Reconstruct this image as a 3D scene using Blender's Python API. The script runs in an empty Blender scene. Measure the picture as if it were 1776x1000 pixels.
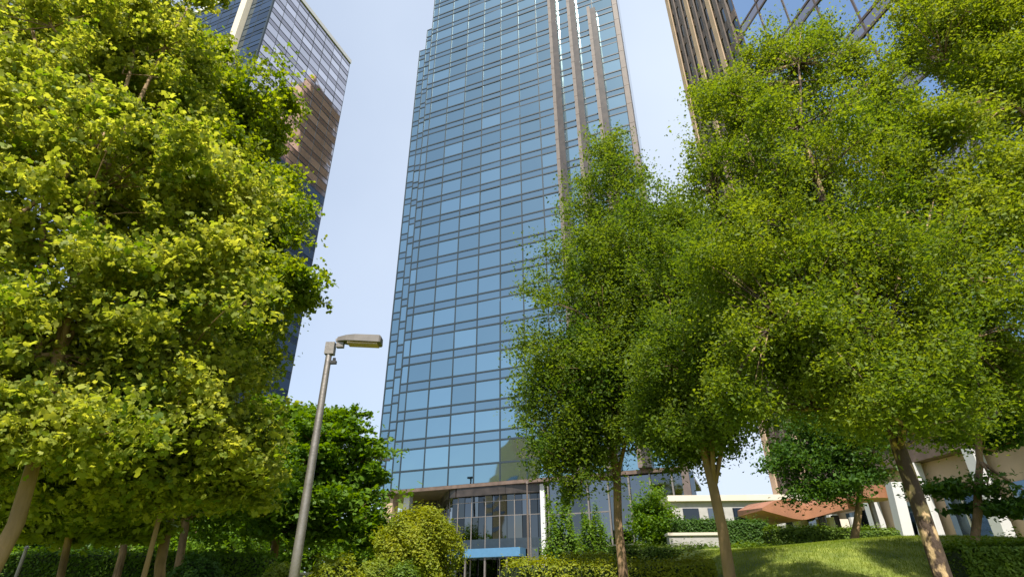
import bpy, math, numpy as np
from mathutils import Matrix, Vector
S = bpy.context.scene
COL = S.collection
rng = np.random.default_rng(7)

# ------------------------------------------------------------------ camera
FPX = 983.0; TH = math.radians(28.85); RO = math.radians(-0.556); AZ = math.radians(68.6)
_R = np.array([1, 0, 0.]); FW = np.array([0, math.cos(TH), math.sin(TH)]); _U = np.array([0, -math.sin(TH), math.cos(TH)])
CR = _R * math.cos(RO) + _U * math.sin(RO); CU = -_R * math.sin(RO) + _U * math.cos(RO)
EYE = np.array([0, 0, 1.6])
cam = bpy.data.objects.new('camera', bpy.data.cameras.new('camera')); COL.objects.link(cam); S.camera = cam
cam.data.sensor_width = 36; cam.data.lens = 36 * FPX / 1776; cam.data.clip_end = 6000; cam.data.clip_start = 0.1
cam.matrix_world = Matrix(((CR[0], CU[0], -FW[0], EYE[0]), (CR[1], CU[1], -FW[1], EYE[1]), (CR[2], CU[2], -FW[2], EYE[2]), (0, 0, 0, 1)))

def P(x, y, Y):
    v = FW * FPX + (x - 888) * CR + (500 - y) * CU
    return v / v[1] * Y + EYE

# ------------------------------------------------------------------ light
SUN_EL = 55; SUN_AZ = (-0.03, -1.0)             # towards the sun: behind the viewer
W = bpy.data.worlds.new('World'); S.world = W; W.use_nodes = True
nt = W.node_tree; nt.nodes.clear()
out = nt.nodes.new('ShaderNodeOutputWorld'); bg = nt.nodes.new('ShaderNodeBackground'); sky = nt.nodes.new('ShaderNodeTexSky')
sky.sky_type = 'NISHITA'; sky.sun_disc = False; sky.sun_elevation = math.radians(SUN_EL)
sky.sun_rotation = math.atan2(SUN_AZ[0], SUN_AZ[1]); sky.air_density = 1.0; sky.dust_density = 1.2; sky.ozone_density = 1.5
bg.inputs['Strength'].default_value = 0.118
# high thin cloud veil, thicker towards the east (the right-hand side) and near the horizon
tc = nt.nodes.new('ShaderNodeTexCoord'); sep = nt.nodes.new('ShaderNodeSeparateXYZ'); nt.links.new(tc.outputs['Generated'], sep.inputs[0])
mr = nt.nodes.new('ShaderNodeMapRange'); mr.inputs['From Min'].default_value = -0.75; mr.inputs['From Max'].default_value = 0.35
mr.inputs['To Min'].default_value = 0.42; mr.inputs['To Max'].default_value = 0.95; nt.links.new(sep.outputs['X'], mr.inputs['Value'])
mry = nt.nodes.new('ShaderNodeMapRange'); mry.inputs['From Min'].default_value = -0.6; mry.inputs['From Max'].default_value = 0.3; mry.inputs['To Min'].default_value = 0.75
nt.links.new(sep.outputs['Y'], mry.inputs['Value'])
mul = nt.nodes.new('ShaderNodeMath'); mul.operation = 'MULTIPLY'; nt.links.new(mr.outputs[0], mul.inputs[0]); nt.links.new(mry.outputs[0], mul.inputs[1])
ns = nt.nodes.new('ShaderNodeTexNoise'); ns.inputs['Scale'].default_value = 2.2; ns.inputs['Detail'].default_value = 4
nt.links.new(tc.outputs['Generated'], ns.inputs['Vector'])
nm = nt.nodes.new('ShaderNodeMapRange'); nm.inputs['To Min'].default_value = 0.72; nm.inputs['To Max'].default_value = 1.28; nt.links.new(ns.outputs['Fac'], nm.inputs['Value'])
mul2 = nt.nodes.new('ShaderNodeMath'); mul2.operation = 'MULTIPLY'; mul2.use_clamp = True
nt.links.new(mul.outputs[0], mul2.inputs[0]); nt.links.new(nm.outputs[0], mul2.inputs[1])
mix = nt.nodes.new('ShaderNodeMixRGB'); mix.inputs['Color2'].default_value = (3.85, 4.4, 5.25, 1)
nt.links.new(mul2.outputs[0], mix.inputs['Fac']); nt.links.new(sky.outputs[0], mix.inputs['Color1'])
nt.links.new(mix.outputs[0], bg.inputs['Color']); nt.links.new(bg.outputs[0], out.inputs['Surface'])
sl = bpy.data.lights.new('sun', 'SUN'); sl.energy = 5.0; sl.angle = math.radians(0.5); sl.color = (1.0, 0.93, 0.82)
so = bpy.data.objects.new('sun', sl); COL.objects.link(so)
sv = Vector((SUN_AZ[0] * math.cos(math.radians(SUN_EL)), SUN_AZ[1] * math.cos(math.radians(SUN_EL)), math.sin(math.radians(SUN_EL))))
so.rotation_euler = sv.to_track_quat('Z', 'Y').to_euler()
S.view_settings.view_transform = 'Standard'; S.view_settings.look = 'None'; S.view_settings.exposure = 0.8; S.view_settings.gamma = 1
S.cycles.max_bounces = 8; S.cycles.transparent_max_bounces = 8; S.cycles.transmission_bounces = 4
S.cycles.caustics_reflective = False; S.cycles.caustics_refractive = False; S.cycles.sample_clamp_indirect = 8

# ------------------------------------------------------------------ materials
def mat(name, col, rough=0.6, metal=0.0, var=0.12, scale=3.0, bump=0.0, bscale=20.0, col2=None, stretch=(1, 1, 1), spec=0.5, ramp=(.3, .7)):
    m = bpy.data.materials.new(name); m.use_nodes = True; t = m.node_tree; b = t.nodes['Principled BSDF']
    b.inputs['Roughness'].default_value = rough; b.inputs['Metallic'].default_value = metal
    b.inputs['Specular IOR Level'].default_value = spec
    c = t.nodes.new('ShaderNodeTexCoord'); mp = t.nodes.new('ShaderNodeMapping'); mp.inputs['Scale'].default_value = stretch
    n = t.nodes.new('ShaderNodeTexNoise'); n.inputs['Scale'].default_value = scale; n.inputs['Detail'].default_value = 6
    t.links.new(c.outputs['Object'], mp.inputs[0]); t.links.new(mp.outputs[0], n.inputs['Vector'])
    r = t.nodes.new('ShaderNodeValToRGB'); r.color_ramp.elements[0].position, r.color_ramp.elements[1].position = ramp
    a = [max(0, x * (1 - var)) for x in col]; z = [min(1, x * (1 + var)) for x in (col2 or col)]
    r.color_ramp.elements[0].color = (*a, 1); r.color_ramp.elements[1].color = (*z, 1)
    t.links.new(n.outputs['Fac'], r.inputs[0]); t.links.new(r.outputs[0], b.inputs['Base Color'])
    if bump:
        n2 = t.nodes.new('ShaderNodeTexNoise'); n2.inputs['Scale'].default_value = bscale; n2.inputs['Detail'].default_value = 5
        t.links.new(mp.outputs[0], n2.inputs['Vector'])
        bu = t.nodes.new('ShaderNodeBump'); bu.inputs['Strength'].default_value = bump; bu.inputs['Distance'].default_value = 0.05
        t.links.new(n2.outputs['Fac'], bu.inputs['Height']); t.links.new(bu.outputs[0], b.inputs['Normal'])
    return m

def leafmat(name, c1, c2, trans=0.45, patch=0.6):
    """leaf colour varies leaf by leaf and gently from bough to bough"""
    m = bpy.data.materials.new(name); m.use_nodes = True; t = m.node_tree; b = t.nodes['Principled BSDF']; o = t.nodes['Material Output']
    g = t.nodes.new('ShaderNodeNewGeometry'); c = t.nodes.new('ShaderNodeTexCoord')
    n = t.nodes.new('ShaderNodeTexNoise'); n.inputs['Scale'].default_value = 0.9; n.inputs['Detail'].default_value = 2
    t.links.new(c.outputs['Object'], n.inputs['Vector'])
    mm = t.nodes.new('ShaderNodeMix'); mm.inputs['Factor'].default_value = patch
    t.links.new(g.outputs['Random Per Island'], mm.inputs['A']); t.links.new(n.outputs['Fac'], mm.inputs['B'])
    r = t.nodes.new('ShaderNodeValToRGB'); r.color_ramp.elements[0].position = 0.25; r.color_ramp.elements[1].position = 0.75
    r.color_ramp.elements[0].color = (*c1, 1); r.color_ramp.elements[1].color = (*c2, 1)
    t.links.new(mm.outputs['Result'], r.inputs[0]); t.links.new(r.outputs[0], b.inputs['Base Color'])
    b.inputs['Roughness'].default_value = 0.55; b.inputs['Specular IOR Level'].default_value = 0.25
    tr = t.nodes.new('ShaderNodeBsdfTranslucent'); hs = t.nodes.new('ShaderNodeHueSaturation')
    hs.inputs['Hue'].default_value = 0.485; hs.inputs['Saturation'].default_value = 1.1; hs.inputs['Value'].default_value = 1.9
    t.links.new(r.outputs[0], hs.inputs['Color']); t.links.new(hs.outputs[0], tr.inputs['Color'])
    mx = t.nodes.new('ShaderNodeMixShader'); mx.inputs[0].default_value = trans
    t.links.new(b.outputs[0], mx.inputs[1]); t.links.new(tr.outputs[0], mx.inputs[2]); t.links.new(mx.outputs[0], o.inputs[0])
    return m

def glassmat(name, tint, rough=0.03, var=0.1):
    """mirror-coated glass; every pane is tinted a little differently and is slightly bowed"""
    m = bpy.data.materials.new(name); m.use_nodes = True; t = m.node_tree; b = t.nodes['Principled BSDF']
    b.inputs['Metallic'].default_value = 1.0; b.inputs['Roughness'].default_value = rough
    g = t.nodes.new('ShaderNodeNewGeometry'); oi = t.nodes.new('ShaderNodeObjectInfo')
    ad = t.nodes.new('ShaderNodeMath'); ad.operation = 'ADD'; t.links.new(g.outputs['Random Per Island'], ad.inputs[0]); t.links.new(oi.outputs['Random'], ad.inputs[1])
    fr = t.nodes.new('ShaderNodeMath'); fr.operation = 'FRACT'; t.links.new(ad.outputs[0], fr.inputs[0])
    r = t.nodes.new('ShaderNodeValToRGB'); r.color_ramp.elements[0].color = (*[x * (1 - var) for x in tint], 1); r.color_ramp.elements[1].color = (*[min(1, x * (1 + var)) for x in tint], 1)
    t.links.new(fr.outputs[0], r.inputs[0]); t.links.new(r.outputs[0], b.inputs['Base Color'])
    c = t.nodes.new('ShaderNodeTexCoord'); n = t.nodes.new('ShaderNodeTexNoise'); n.inputs['Scale'].default_value = 0.35; n.inputs['Detail'].default_value = 1
    t.links.new(c.outputs['Object'], n.inputs['Vector'])
    bu = t.nodes.new('ShaderNodeBump'); bu.inputs['Strength'].default_value = 0.2; bu.inputs['Distance'].default_value = 0.1
    t.links.new(n.outputs['Fac'], bu.inputs['Height']); t.links.new(bu.outputs[0], b.inputs['Normal'])
    return m

M = dict(
    blue=glassmat('blue_mirror_glass', (0.29, 0.42, 0.455), 0.03, 0.13), spand=glassmat('spandrel_glass', (0.25, 0.355, 0.39), 0.04, 0.06),
    dblue=glassmat('dark_blue_glass', (0.10, 0.145, 0.19), 0.04, 0.25), wglass=glassmat('pale_mirror_glass', (0.68, 0.65, 0.67), 0.05, 0.15),
    wspand=glassmat('grey_spandrel_glass', (0.42, 0.39, 0.41), 0.08, 0.1), sglass=glassmat('sky_mirror_glass', (0.45, 0.62, 0.82), 0.03, 0.1),
    lobby=glassmat('lobby_glass', (0.11, 0.12, 0.13), 0.03, 0.6), mull=mat('dark_mullion', (0.015, 0.028, 0.04), 0.5),
    bronze=mat('bronze_mullion', (0.12, 0.085, 0.075), 0.45), stone=mat('pink_granite', (0.11, 0.085, 0.075), 0.55, var=0.16, scale=1.2, bump=0.1),
    finstone=mat('fin_granite', (0.12, 0.095, 0.085), 0.6, var=.2, scale=1.2), canopy_finshade=mat('canopy_dark_and_fin_shade', (0.035, 0.028, 0.025), 0.35, var=.5, scale=1.0), mirrored_stone=mat('mirrored_block_brown', (0.34, 0.20, 0.13), 0.6, var=.2, scale=.6),  # the canopy's dark tone also paints the shade on the fin sides
    brown=mat('brown_granite', (0.12, 0.083, 0.065), 0.5, var=0.3, scale=1.5), peach=mat('peach_stone', (0.80, 0.58, 0.40), 0.8, var=0.1), tan=mat('tan_stone', (0.42, 0.30, 0.21), 0.8, var=0.12, scale=0.8, bump=0.2),
    cream=mat('cream_panel', (0.60, 0.54, 0.46), 0.6, var=0.06, scale=1), white=mat('white_paint', (0.52, 0.52, 0.53), 0.6, var=0.05, scale=1.5),
    grey=mat('grey_stone', (0.36, 0.35, 0.34), 0.75, var=0.12, scale=2), copper=mat('copper_cladding', (0.27, 0.115, 0.06), 0.6, metal=0.0, var=0.25, scale=1.0),
    bluesign=mat('blue_fascia', (0.07, 0.18, 0.31), 0.4, var=0.06), black=mat('black_metal', (0.02, 0.02, 0.022), 0.5),
    steel=mat('weathered_aluminium', (0.21, 0.19, 0.175), 0.45, metal=0.6, var=0.15, scale=6, bump=0.1), lens=mat('lamp_lens', (0.42, 0.30, 0.18), 0.25, var=0.1),
    grass=mat('lawn_grass', (0.11, 0.17, 0.02), 0.9, var=0.35, scale=1.3, bump=0.6, bscale=60, col2=(0.20, 0.23, 0.035)),
    soil=mat('bark_mulch', (0.07, 0.05, 0.03), 0.95, var=0.3, scale=8, bump=0.7), pave=mat('pale_paving', (0.34, 0.32, 0.30), 0.8, var=0.1, scale=2),
    asphalt=mat('asphalt', (0.05, 0.05, 0.05), 0.9, var=0.2, scale=4),
    bark=mat('brown_bark', (0.17, 0.105, 0.06), 0.9, var=0.45, scale=5, bump=1.0, bscale=14, col2=(0.22, 0.14, 0.075), stretch=(1, 1, .35)),
    barkp=mat('pale_orange_bark', (0.24, 0.155, 0.08), 0.85, var=0.3, scale=4, bump=0.6, bscale=12, stretch=(1, 1, .3)),
    barkm=mat('mottled_bark', (0.075, 0.045, 0.028), 0.85, var=0.3, scale=9, bump=0.8, bscale=16, col2=(0.32, 0.22, 0.115), stretch=(1, 1, .55), ramp=(.51, .60)),
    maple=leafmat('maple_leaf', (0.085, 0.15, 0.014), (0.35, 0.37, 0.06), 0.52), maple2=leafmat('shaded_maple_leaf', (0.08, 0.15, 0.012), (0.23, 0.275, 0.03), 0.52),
    elm=leafmat('elm_leaf', (0.058, 0.115, 0.013), (0.19, 0.24, 0.027), 0.48, .75), elm2=leafmat('small_elm_leaf', (0.047, 0.102, 0.013), (0.145, 0.20, 0.024), 0.46, .75),
    lime=leafmat('yellow_green_leaf', (0.12, 0.19, 0.012), (0.22, 0.26, 0.04), 0.42, .7), deep=leafmat('deep_green_leaf', (0.03, 0.08, 0.014), (0.075, 0.15, 0.02), 0.34),
    mid=leafmat('mid_green_leaf', (0.055, 0.125, 0.010), (0.13, 0.22, 0.018), 0.40), hedge=leafmat('hedge_leaf', (0.06, 0.12, 0.012), (0.14, 0.21, 0.02), 0.3),
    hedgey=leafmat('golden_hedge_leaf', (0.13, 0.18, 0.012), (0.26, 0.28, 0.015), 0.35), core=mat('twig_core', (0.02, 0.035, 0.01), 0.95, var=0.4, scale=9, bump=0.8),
    blade=leafmat('grass_blade', (0.11, 0.18, 0.014), (0.25, 0.29, 0.035), 0.4))

# ------------------------------------------------------------------ mesh helpers
def mk(name, V, F, m, parent=None, smooth=False):
    me = bpy.data.meshes.new(name); me.from_pydata([tuple(v) for v in V], [], [tuple(f) for f in F]); me.update()
    me.materials.append(m)
    if smooth: me.polygons.foreach_set('use_smooth', [True] * len(me.polygons))
    o = bpy.data.objects.new(name, me); COL.objects.link(o)
    if parent is not None: o.parent = parent; o.matrix_parent_inverse = Matrix.Translation(-Vector(parent.location))
    return o
def tag(o, label=None, cat=None, group=None, kind=None):
    if label: o['label'] = label
    if cat: o['category'] = cat
    if group: o['group'] = group
    if kind: o['kind'] = kind
    return o
def root(name, loc, label, cat, group=None):
    o = bpy.data.objects.new(name, None); COL.objects.link(o); o.location = Vector([float(x) for x in loc]); o.empty_display_size = 0.3
    return tag(o, label, cat, group)
class MB:
    def __init__(s): s.V = []; s.F = []
    def add(s, V, F):
        k = len(s.V); s.V += [tuple(float(c) for c in v) for v in V]; s.F += [tuple(i + k for i in f) for f in F]; return s
    def hexa(s, b, t):           # 4 bottom points, 4 top points (counter-clockwise from above)
        return s.add(list(b) + list(t), [(3, 2, 1, 0), (4, 5, 6, 7), (0, 1, 5, 4), (1, 2, 6, 5), (2, 3, 7, 6), (3, 0, 4, 7)])
    def fbox(s, O, d, n, a0, a1, q0, q1, z0, z1):   # box in a facade frame: along d, outwards n, up z
        p = lambda a, q, z: (O[0] + d[0] * a + n[0] * q, O[1] + d[1] * a + n[1] * q, z)
        return s.hexa([p(a0, q1, z0), p(a1, q1, z0), p(a1, q0, z0), p(a0, q0, z0)], [p(a0, q1, z1), p(a1, q1, z1), p(a1, q0, z1), p(a0, q0, z1)])
    def box(s, x0, x1, y0, y1, z0, z1): return s.fbox((0, 0), (1, 0), (0, -1), x0, x1, -y1, -y0, z0, z1)
    def prism(s, pts, z0, z1):
        k = len(pts); return s.add([(p[0], p[1], z0) for p in pts] + [(p[0], p[1], z1) for p in pts],
                     [tuple(range(k))[::-1], tuple(range(k, 2 * k))] + [(i, (i + 1) % k, k + (i + 1) % k, k + i) for i in range(k)])
    def tube(s, pts, rad, seg=8, wob=0.0):
        pts = np.array(pts, float); n = len(pts); k = len(s.V)
        ref = np.array([1., .2, .1]); t0 = pts[1] - pts[0]
        if abs(t0[0]) > .8 * np.linalg.norm(t0): ref = np.array([.1, .2, 1.])
        for i in range(n):
            t = pts[min(i + 1, n - 1)] - pts[max(i - 1, 0)]; t /= np.linalg.norm(t) + 1e-9
            a = ref - (ref @ t) * t; a /= np.linalg.norm(a) + 1e-9; ref = a; b = np.cross(t, a)
            for j in range(seg):
                th = 2 * math.pi * j / seg; r = rad[i] * (1 + wob * math.sin(3 * th + i * 1.7) + wob * rng.normal() * .4)
                s.V.append(tuple(pts[i] + r * (math.cos(th) * a + math.sin(th) * b)))
        for i in range(n - 1):
            for j in range(seg):
                j2 = (j + 1) % seg; s.F.append((k + i * seg + j, k + i * seg + j2, k + (i + 1) * seg + j2, k + (i + 1) * seg + j))
        s.F.append(tuple(k + j for j in range(seg))[::-1]); s.F.append(tuple(k + (n - 1) * seg + j for j in range(seg)))
        return s
    def build(s, name, m, parent=None, smooth=False): return mk(name, s.V, s.F, m, parent, smooth)

# ------------------------------------------------------------------ terrain
def sm(a, b, x): t = np.clip((x - a) / (b - a), 0, 1); return t * t * (3 - 2 * t)
def gz(x, y):
    x = np.asarray(x, float); y = np.asarray(y, float)
    base = 3.3 * sm(14, 62, y) + 0.2 * sm(3, 14, y)
    # lawn bank on the right, with a soft crest
    bank = (2.75 * sm(9, 18.5, y + 0.12 * (x - 8))) * sm(2.0, 7.0, x) * (1 - sm(34, 60, y))
    bump = 0.16 * np.sin(x * .55 + 1.2) * np.sin(y * .4) * sm(3, 8, y) * (1 - sm(35, 60, y))
    return base + bank + bump * sm(0, 4, np.abs(x))
gx = np.concatenate([-np.geomspace(3000, 42, 14), np.linspace(-40, 40, 101), np.geomspace(42, 3000, 14)])
gy = np.concatenate([-np.geomspace(3000, 12, 14), np.linspace(-10, 80, 121), np.geomspace(82, 3000, 14)])
GX, GY = np.meshgrid(gx, gy); GZ = gz(GX, GY)
nx_, ny_ = len(gx), len(gy)
gv = np.stack([GX, GY, GZ], -1).reshape(-1, 3)
gf = [(j * nx_ + i, j * nx_ + i + 1, (j + 1) * nx_ + i + 1, (j + 1) * nx_ + i) for j in range(ny_ - 1) for i in range(nx_ - 1)]
ground = mk('ground', gv, gf, M['grass'], smooth=True); tag(ground, kind='structure')
# paved plaza in front of the towers, laid just above the ground
pb = MB(); XS = np.linspace(-26, 8, 35); YS = np.linspace(40, 66, 27)
for j in range(len(YS) - 1):
    for i in range(len(XS) - 1):
        q = [(XS[i], YS[j]), (XS[i + 1], YS[j]), (XS[i + 1], YS[j + 1]), (XS[i], YS[j + 1])]
        pb.add([(a, b, float(gz(a, b)) + .03) for a, b in q], [(0, 1, 2, 3)])
tag(pb.build('pavement', M['pave']), kind='structure')
pb = MB(); 
for x0 in np.arange(-60, 60, 4.0):
    pb.add([(x0, -12, .004 + float(gz(x0, -12))), (x0 + 4, -12, .004 + float(gz(x0, -12))), (x0 + 4, -3, .004), (x0, -3, .004)], [(0, 1, 2, 3)])
tag(pb.build('road', M['asphalt']), kind='structure')

# ------------------------------------------------------------------ central tower
SA, CA = math.sin(AZ), math.cos(AZ)
D1 = np.array([SA, -CA]); N1 = np.array([-CA, -SA])      # along the front (to the right, nearer) and out of the front
D2 = -N1                                                 # into the depth
ST = 3.77; PW = 3.32; SP = 1.17
def pane_quad(O, d, n, a0, a1, z0, z1, th=0.06, tilt=0.006):
    w, h = a1 - a0, z1 - z0; m_ = MB(); e = rng.normal(0, tilt, 3)
    f = lambda a, z: (O[0] + d[0] * a + n[0] * (e[0] * (a - a0) + e[1] * (z - z0)), O[1] + d[1] * a + n[1] * (e[0] * (a - a0) + e[1] * (z - z0)), z)
    g = lambda a, z: (O[0] + d[0] * a - n[0] * th, O[1] + d[1] * a - n[1] * th, z)
    m_.add([f(a0, z0), f(a1, z0), f(a1, z1), f(a0, z1), g(a0, z0), g(a1, z0), g(a1, z1), g(a0, z1)],
           [(0, 1, 2, 3), (5, 4, 7, 6), (4, 0, 3, 7), (1, 5, 6, 2), (4, 5, 1, 0), (3, 2, 6, 7)])
    return m_
def curtain(rt, faces, glass, spand, mull, single, mw=0.11, ext=.3):
    """faces: list of (O, d, n, columns, z levels of the upper lines, zbottom, ztop). Panes whose index is among the `single`
    first (largest in the picture) are parts, the rest are one part."""
    rest = MB(); grid = MB(); cnt = 0; order = []
    for (O, d, n, cols, z0, zt, st, sp) in faces:
        k = 0
        while z0 + k * st < zt:
            zb = z0 + k * st; ztp = min(zb + st - sp, zt)
            for c in range(len(cols) - 1): order.append((zb, O, d, n, cols[c], cols[c + 1], zb, ztp))
            # spandrel band above the pane row
            if ztp + .3 < zt:
                sb = MB()
                for c in range(len(cols) - 1): sb.V += []; q = pane_quad(O, d, n, cols[c], cols[c + 1], ztp, min(ztp + sp, zt), tilt=.004); sb.add(q.V, q.F)
                sb.build('spandrel_band', spand, rt)
            for z in (zb, ztp):
                grid.fbox(O, d, n, cols[0], cols[-1], -.03, .06, z - mw, z + mw)
            k += 1
        for a in cols: grid.fbox(O, d, n, a - mw * .75, a + mw * .75, -.03, .045, z0 - ext, zt)
    order.sort(key=lambda t: t[0] if single >= 0 else -t[0])
    for i, (_, O, d, n, a0, a1, zb, zt) in enumerate(order):
        q = pane_quad(O, d, n, a0, a1, zb, zt)
        if i < abs(single): q.build('window_pane', glass, rt)
        else: rest.add(q.V, q.F)
    if rest.V: tag(rest.build('window_panes', glass, rt), kind='stuff')
    grid.build('mullion_grid', mull, rt)

M0 = P(692, 690, 72)[:2]
HM = 128.0; HB = P(752, 38, 74.5)[2]; HC = P(736, 60, 77)[2]; ZB = 13.5; GZ0 = 3.3
SBK = 3.5
def width_to(px, py, start):          # length of a strip along -D1 so that its end lies on that sight line
    v = P(px, py, 1.0) - EYE; r = v[0] / v[1]
    return (start[0] - r * start[1]) / (D1[0] - r * D1[1])
tw = root('glass_tower', (M0[0], M0[1], GZ0), 'tall blue mirror glass tower in the middle with granite fins and stepped left corner', 'tower')
A0 = M0; B1 = A0 + D2 * SBK; wB = width_to(680.7, 684, B1); B0 = B1 - D1 * wB
C1 = B0 + D2 * SBK; wC = width_to(667, 684, C1); C0 = C1 - D1 * wC
cols = [0, 1.1] + [1.1 + PW * i for i in range(1, 11)]
lev = 15.56
curtain(tw, [(A0, D1, N1, cols, lev, HM, ST, SP), (B0, D1, N1, [0, wB * .5, wB], lev, HB, ST, SP), (C0, D1, N1, [0, wC * .5, wC], lev, HC, ST, SP)],
        M['blue'], M['spand'], M['mull'], 100, ext=lev - ZB)
lb = MB()
for O, w in ((A0, cols[-1]), (B0, wB), (C0, wC)): lb.fbox(O, D1, N1, 0, w, -.12, 0, ZB, lev)
lb.build('bottom_glass_band', M['blue'], tw)
DEP = 64.0; RW = cols[-1] + .75
def pt(a, q): return tuple(A0 + D1 * a + D2 * q)
wb_ = wB; wc_ = wC
MB().prism([pt(0, .2), pt(0, SBK), pt(0, DEP), pt(24, DEP), pt(RW - .2, 8), pt(RW - .2, .2)][::-1], ZB, HM).build('body', M['dblue'], tw)
MB().prism([pt(0.05, 46), pt(0.05, DEP - .1), pt(23, DEP - .1), pt(23, 46)][::-1], HM, 170).build('mirrored_block', M['mirrored_stone'], tw)  # unseen block added to give the left tower its brown reflection
MB().prism([pt(-wb_, SBK + .2), pt(-wb_, DEP), pt(-.01, DEP), pt(-.01, SBK + .2)][::-1], ZB, HB).build('stepped_corner', M['dblue'], tw)
MB().prism([pt(-wb_ - wc_, 2 * SBK + .2), pt(-wb_ - wc_, DEP), pt(-wb_ - .01, DEP), pt(-wb_ - .01, 2 * SBK + .2)][::-1], ZB, HC).build('stepped_corner', M['dblue'], tw)
# edge pier on the left side and granite strip with windows, faces the left-hand tower
sb = MB(); OL = np.array(pt(-wb_ - wc_, 2 * SBK))
sb.fbox(OL, D2, -D1, -.02, .5, 0, .15, ZB, HC + .3); sb.build('side_pier', M['mull'], tw)
for k, (a, zt) in enumerate(((cols[8], HM), (cols[9], HM), (cols[10], P(1034, 22, 61)[2]))):
    fb = MB(); fb.fbox(A0, D1, N1, a - .75, a - .25, -.02, 1.1, ZB - .02, zt)
    fn = fb.build('granite_fin', M['finstone'], tw)
    ds = MB(); ds.fbox(A0, D1, N1, a - .248, a + .62, -.02, 1.02, ZB - .02, zt - .6); ds.build('fin_side_shade', M['canopy_finshade'], tw)  # dark box stands in for the fin's shaded right side
    for z in np.arange(lev, zt - 1, ST): fc = MB(); fc.fbox(A0, D1, N1, a - .77, a - .23, .2, 1.12, z - .05, z + .05); fc.build('joint', M['brown'], fn)
pb = MB(); pb.fbox(A0, D1, N1, cols[-1] + .02, RW, -1.6, .3, 4, HM + 1); cpo = pb.build('corner_pier', M['stone'], tw)
for z in np.arange(lev, HM, ST): pj = MB(); pj.fbox(A0, D1, N1, cols[-1] + 0.04, RW + .02, -1.6, .32, z - .06, z + .06); pj.build('joint', M['brown'], cpo)
rf = MB(); rf.fbox(A0, D1, N1, -.1, RW, -8, .15, HM + .01, HM + 1.4); rf.build('roof', M['stone'], tw)
# soffit, lobby
sf = MB(); sf.fbox(A0, D1, N1, -wb_ * .8, RW, -14, .04, ZB - .4, ZB - .02); sf.build('soffit', M['brown'], tw)
path = []
for t in np.linspace(0, 1, 25):
    a = -1.5 + 20.8 * t; q = 6.6 - 6.6 * sm(.2, .5, t) + 0.5 * sm(.75, 1, t); path.append(A0 + D1 * a + D2 * (q + .6))
path = [np.array(p_) for p_ in path]
for i in range(24):
    p0, p1 = path[i], path[i + 1]; d_ = p1 - p0; L_ = np.linalg.norm(d_); d_ = d_ / L_; n_ = np.array([d_[1], -d_[0]])
    for j, (z0, z1) in enumerate(((GZ0 + .1, 6.6), (7.6, 9.9), (9.96, 12.2))):
        q = pane_quad(p0, d_, n_, .03, L_ - .03, z0, z1, .04, .012); q.build('lobby_pane', M['lobby'], tw)
iw = MB(); iw.fbox(A0, D1, N1, -2, RW - .4, -9.4, -9.0, GZ0 - .2, ZB - .56); iw.build('lobby_back_wall', M['brown'], tw)
cn = MB()
for i in range(24):
    p0, p1 = path[i], path[i + 1]; d_ = p1 - p0; L_ = np.linalg.norm(d_); d_ = d_ / L_; n_ = np.array([d_[1], -d_[0]])
    cn.fbox(p0, d_, n_, 0, L_, -.3, .5, ZB - 1.35, ZB - .42)
cn.build('arched_canopy', M['canopy_finshade'], tw)
tp = MB()
for i in range(24):
    p0, p1 = path[i], path[i + 1]; d_ = p1 - p0; L_ = np.linalg.norm(d_); d_ = d_ / L_; n_ = np.array([d_[1], -d_[0]])
    tp.fbox(p0, d_, n_, 0, L_, -.05, .03, 6.6, 7.6)
tp.build('transom_panel', M['mull'], tw)
gm = MB()
for i in range(0, 25, 2):
    p0 = path[i]; gm.prism([p0 + np.array(o_) for o_ in ((-.05, -.07), (.05, -.07), (.05, .05), (-.05, .05))], GZ0, 12.93)
for i in range(24):
    p0, p1 = path[i], path[i + 1]; d_ = p1 - p0; L_ = np.linalg.norm(d_); d_ = d_ / L_; n_ = np.array([d_[1], -d_[0]])
    for z in (9.93, 11.5): gm.fbox(p0, d_, n_, 0, L_, 0, .05, z - .04, z + .04)
gm.build('lobby_frame', M['steel'], tw)
for (a, q, w, m_) in ((-.6, .6, 1.3, 'tan'), (1.6, 1.2, .8, 'white'), (19.2, .5, .5, 'white')):
    c = MB(); c.fbox(A0, D1, N1, a - w / 2, a + w / 2, -q - w, -q, GZ0, ZB - .56); c.build('lobby_column', M[m_], tw)
cb = MB(); cb.fbox(A0, D1, N1, 4.6, 17.2, -.4, 1.3, P(850, 965, 66)[2], P(850, 950, 66)[2]); cb.build('entrance_fascia', M['bluesign'], tw)
for a in (6, 8.5, 10.8, 13.1, 15.6):
    c = MB(); c.fbox(A0, D1, N1, a - .09, a + .09, .9, 1.08, GZ0, P(850, 966, 66)[2] + .1); c.build('entrance_post', M['steel'], tw)
# lower wing right of the lobby
wg = MB()
for i in range(7):
    a = 20.2 + i * 2.2
    q = pane_quad(A0 + N1 * .1, D1, N1, a, a + 2.1, GZ0, 12.9, .05, .01); q.build('lobby_pane', M['lobby'], tw)
    wg.fbox(A0, D1, N1, a - .14, a + .02, -.1, .35, GZ0, 12.93)
    for z in (6.4, 9.6): wg.fbox(A0, D1, N1, a + .02, a + 2.06, -.05, .14, z - .07, z + .07)
wg.build('wing_frame', M['steel'], tw)

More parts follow.
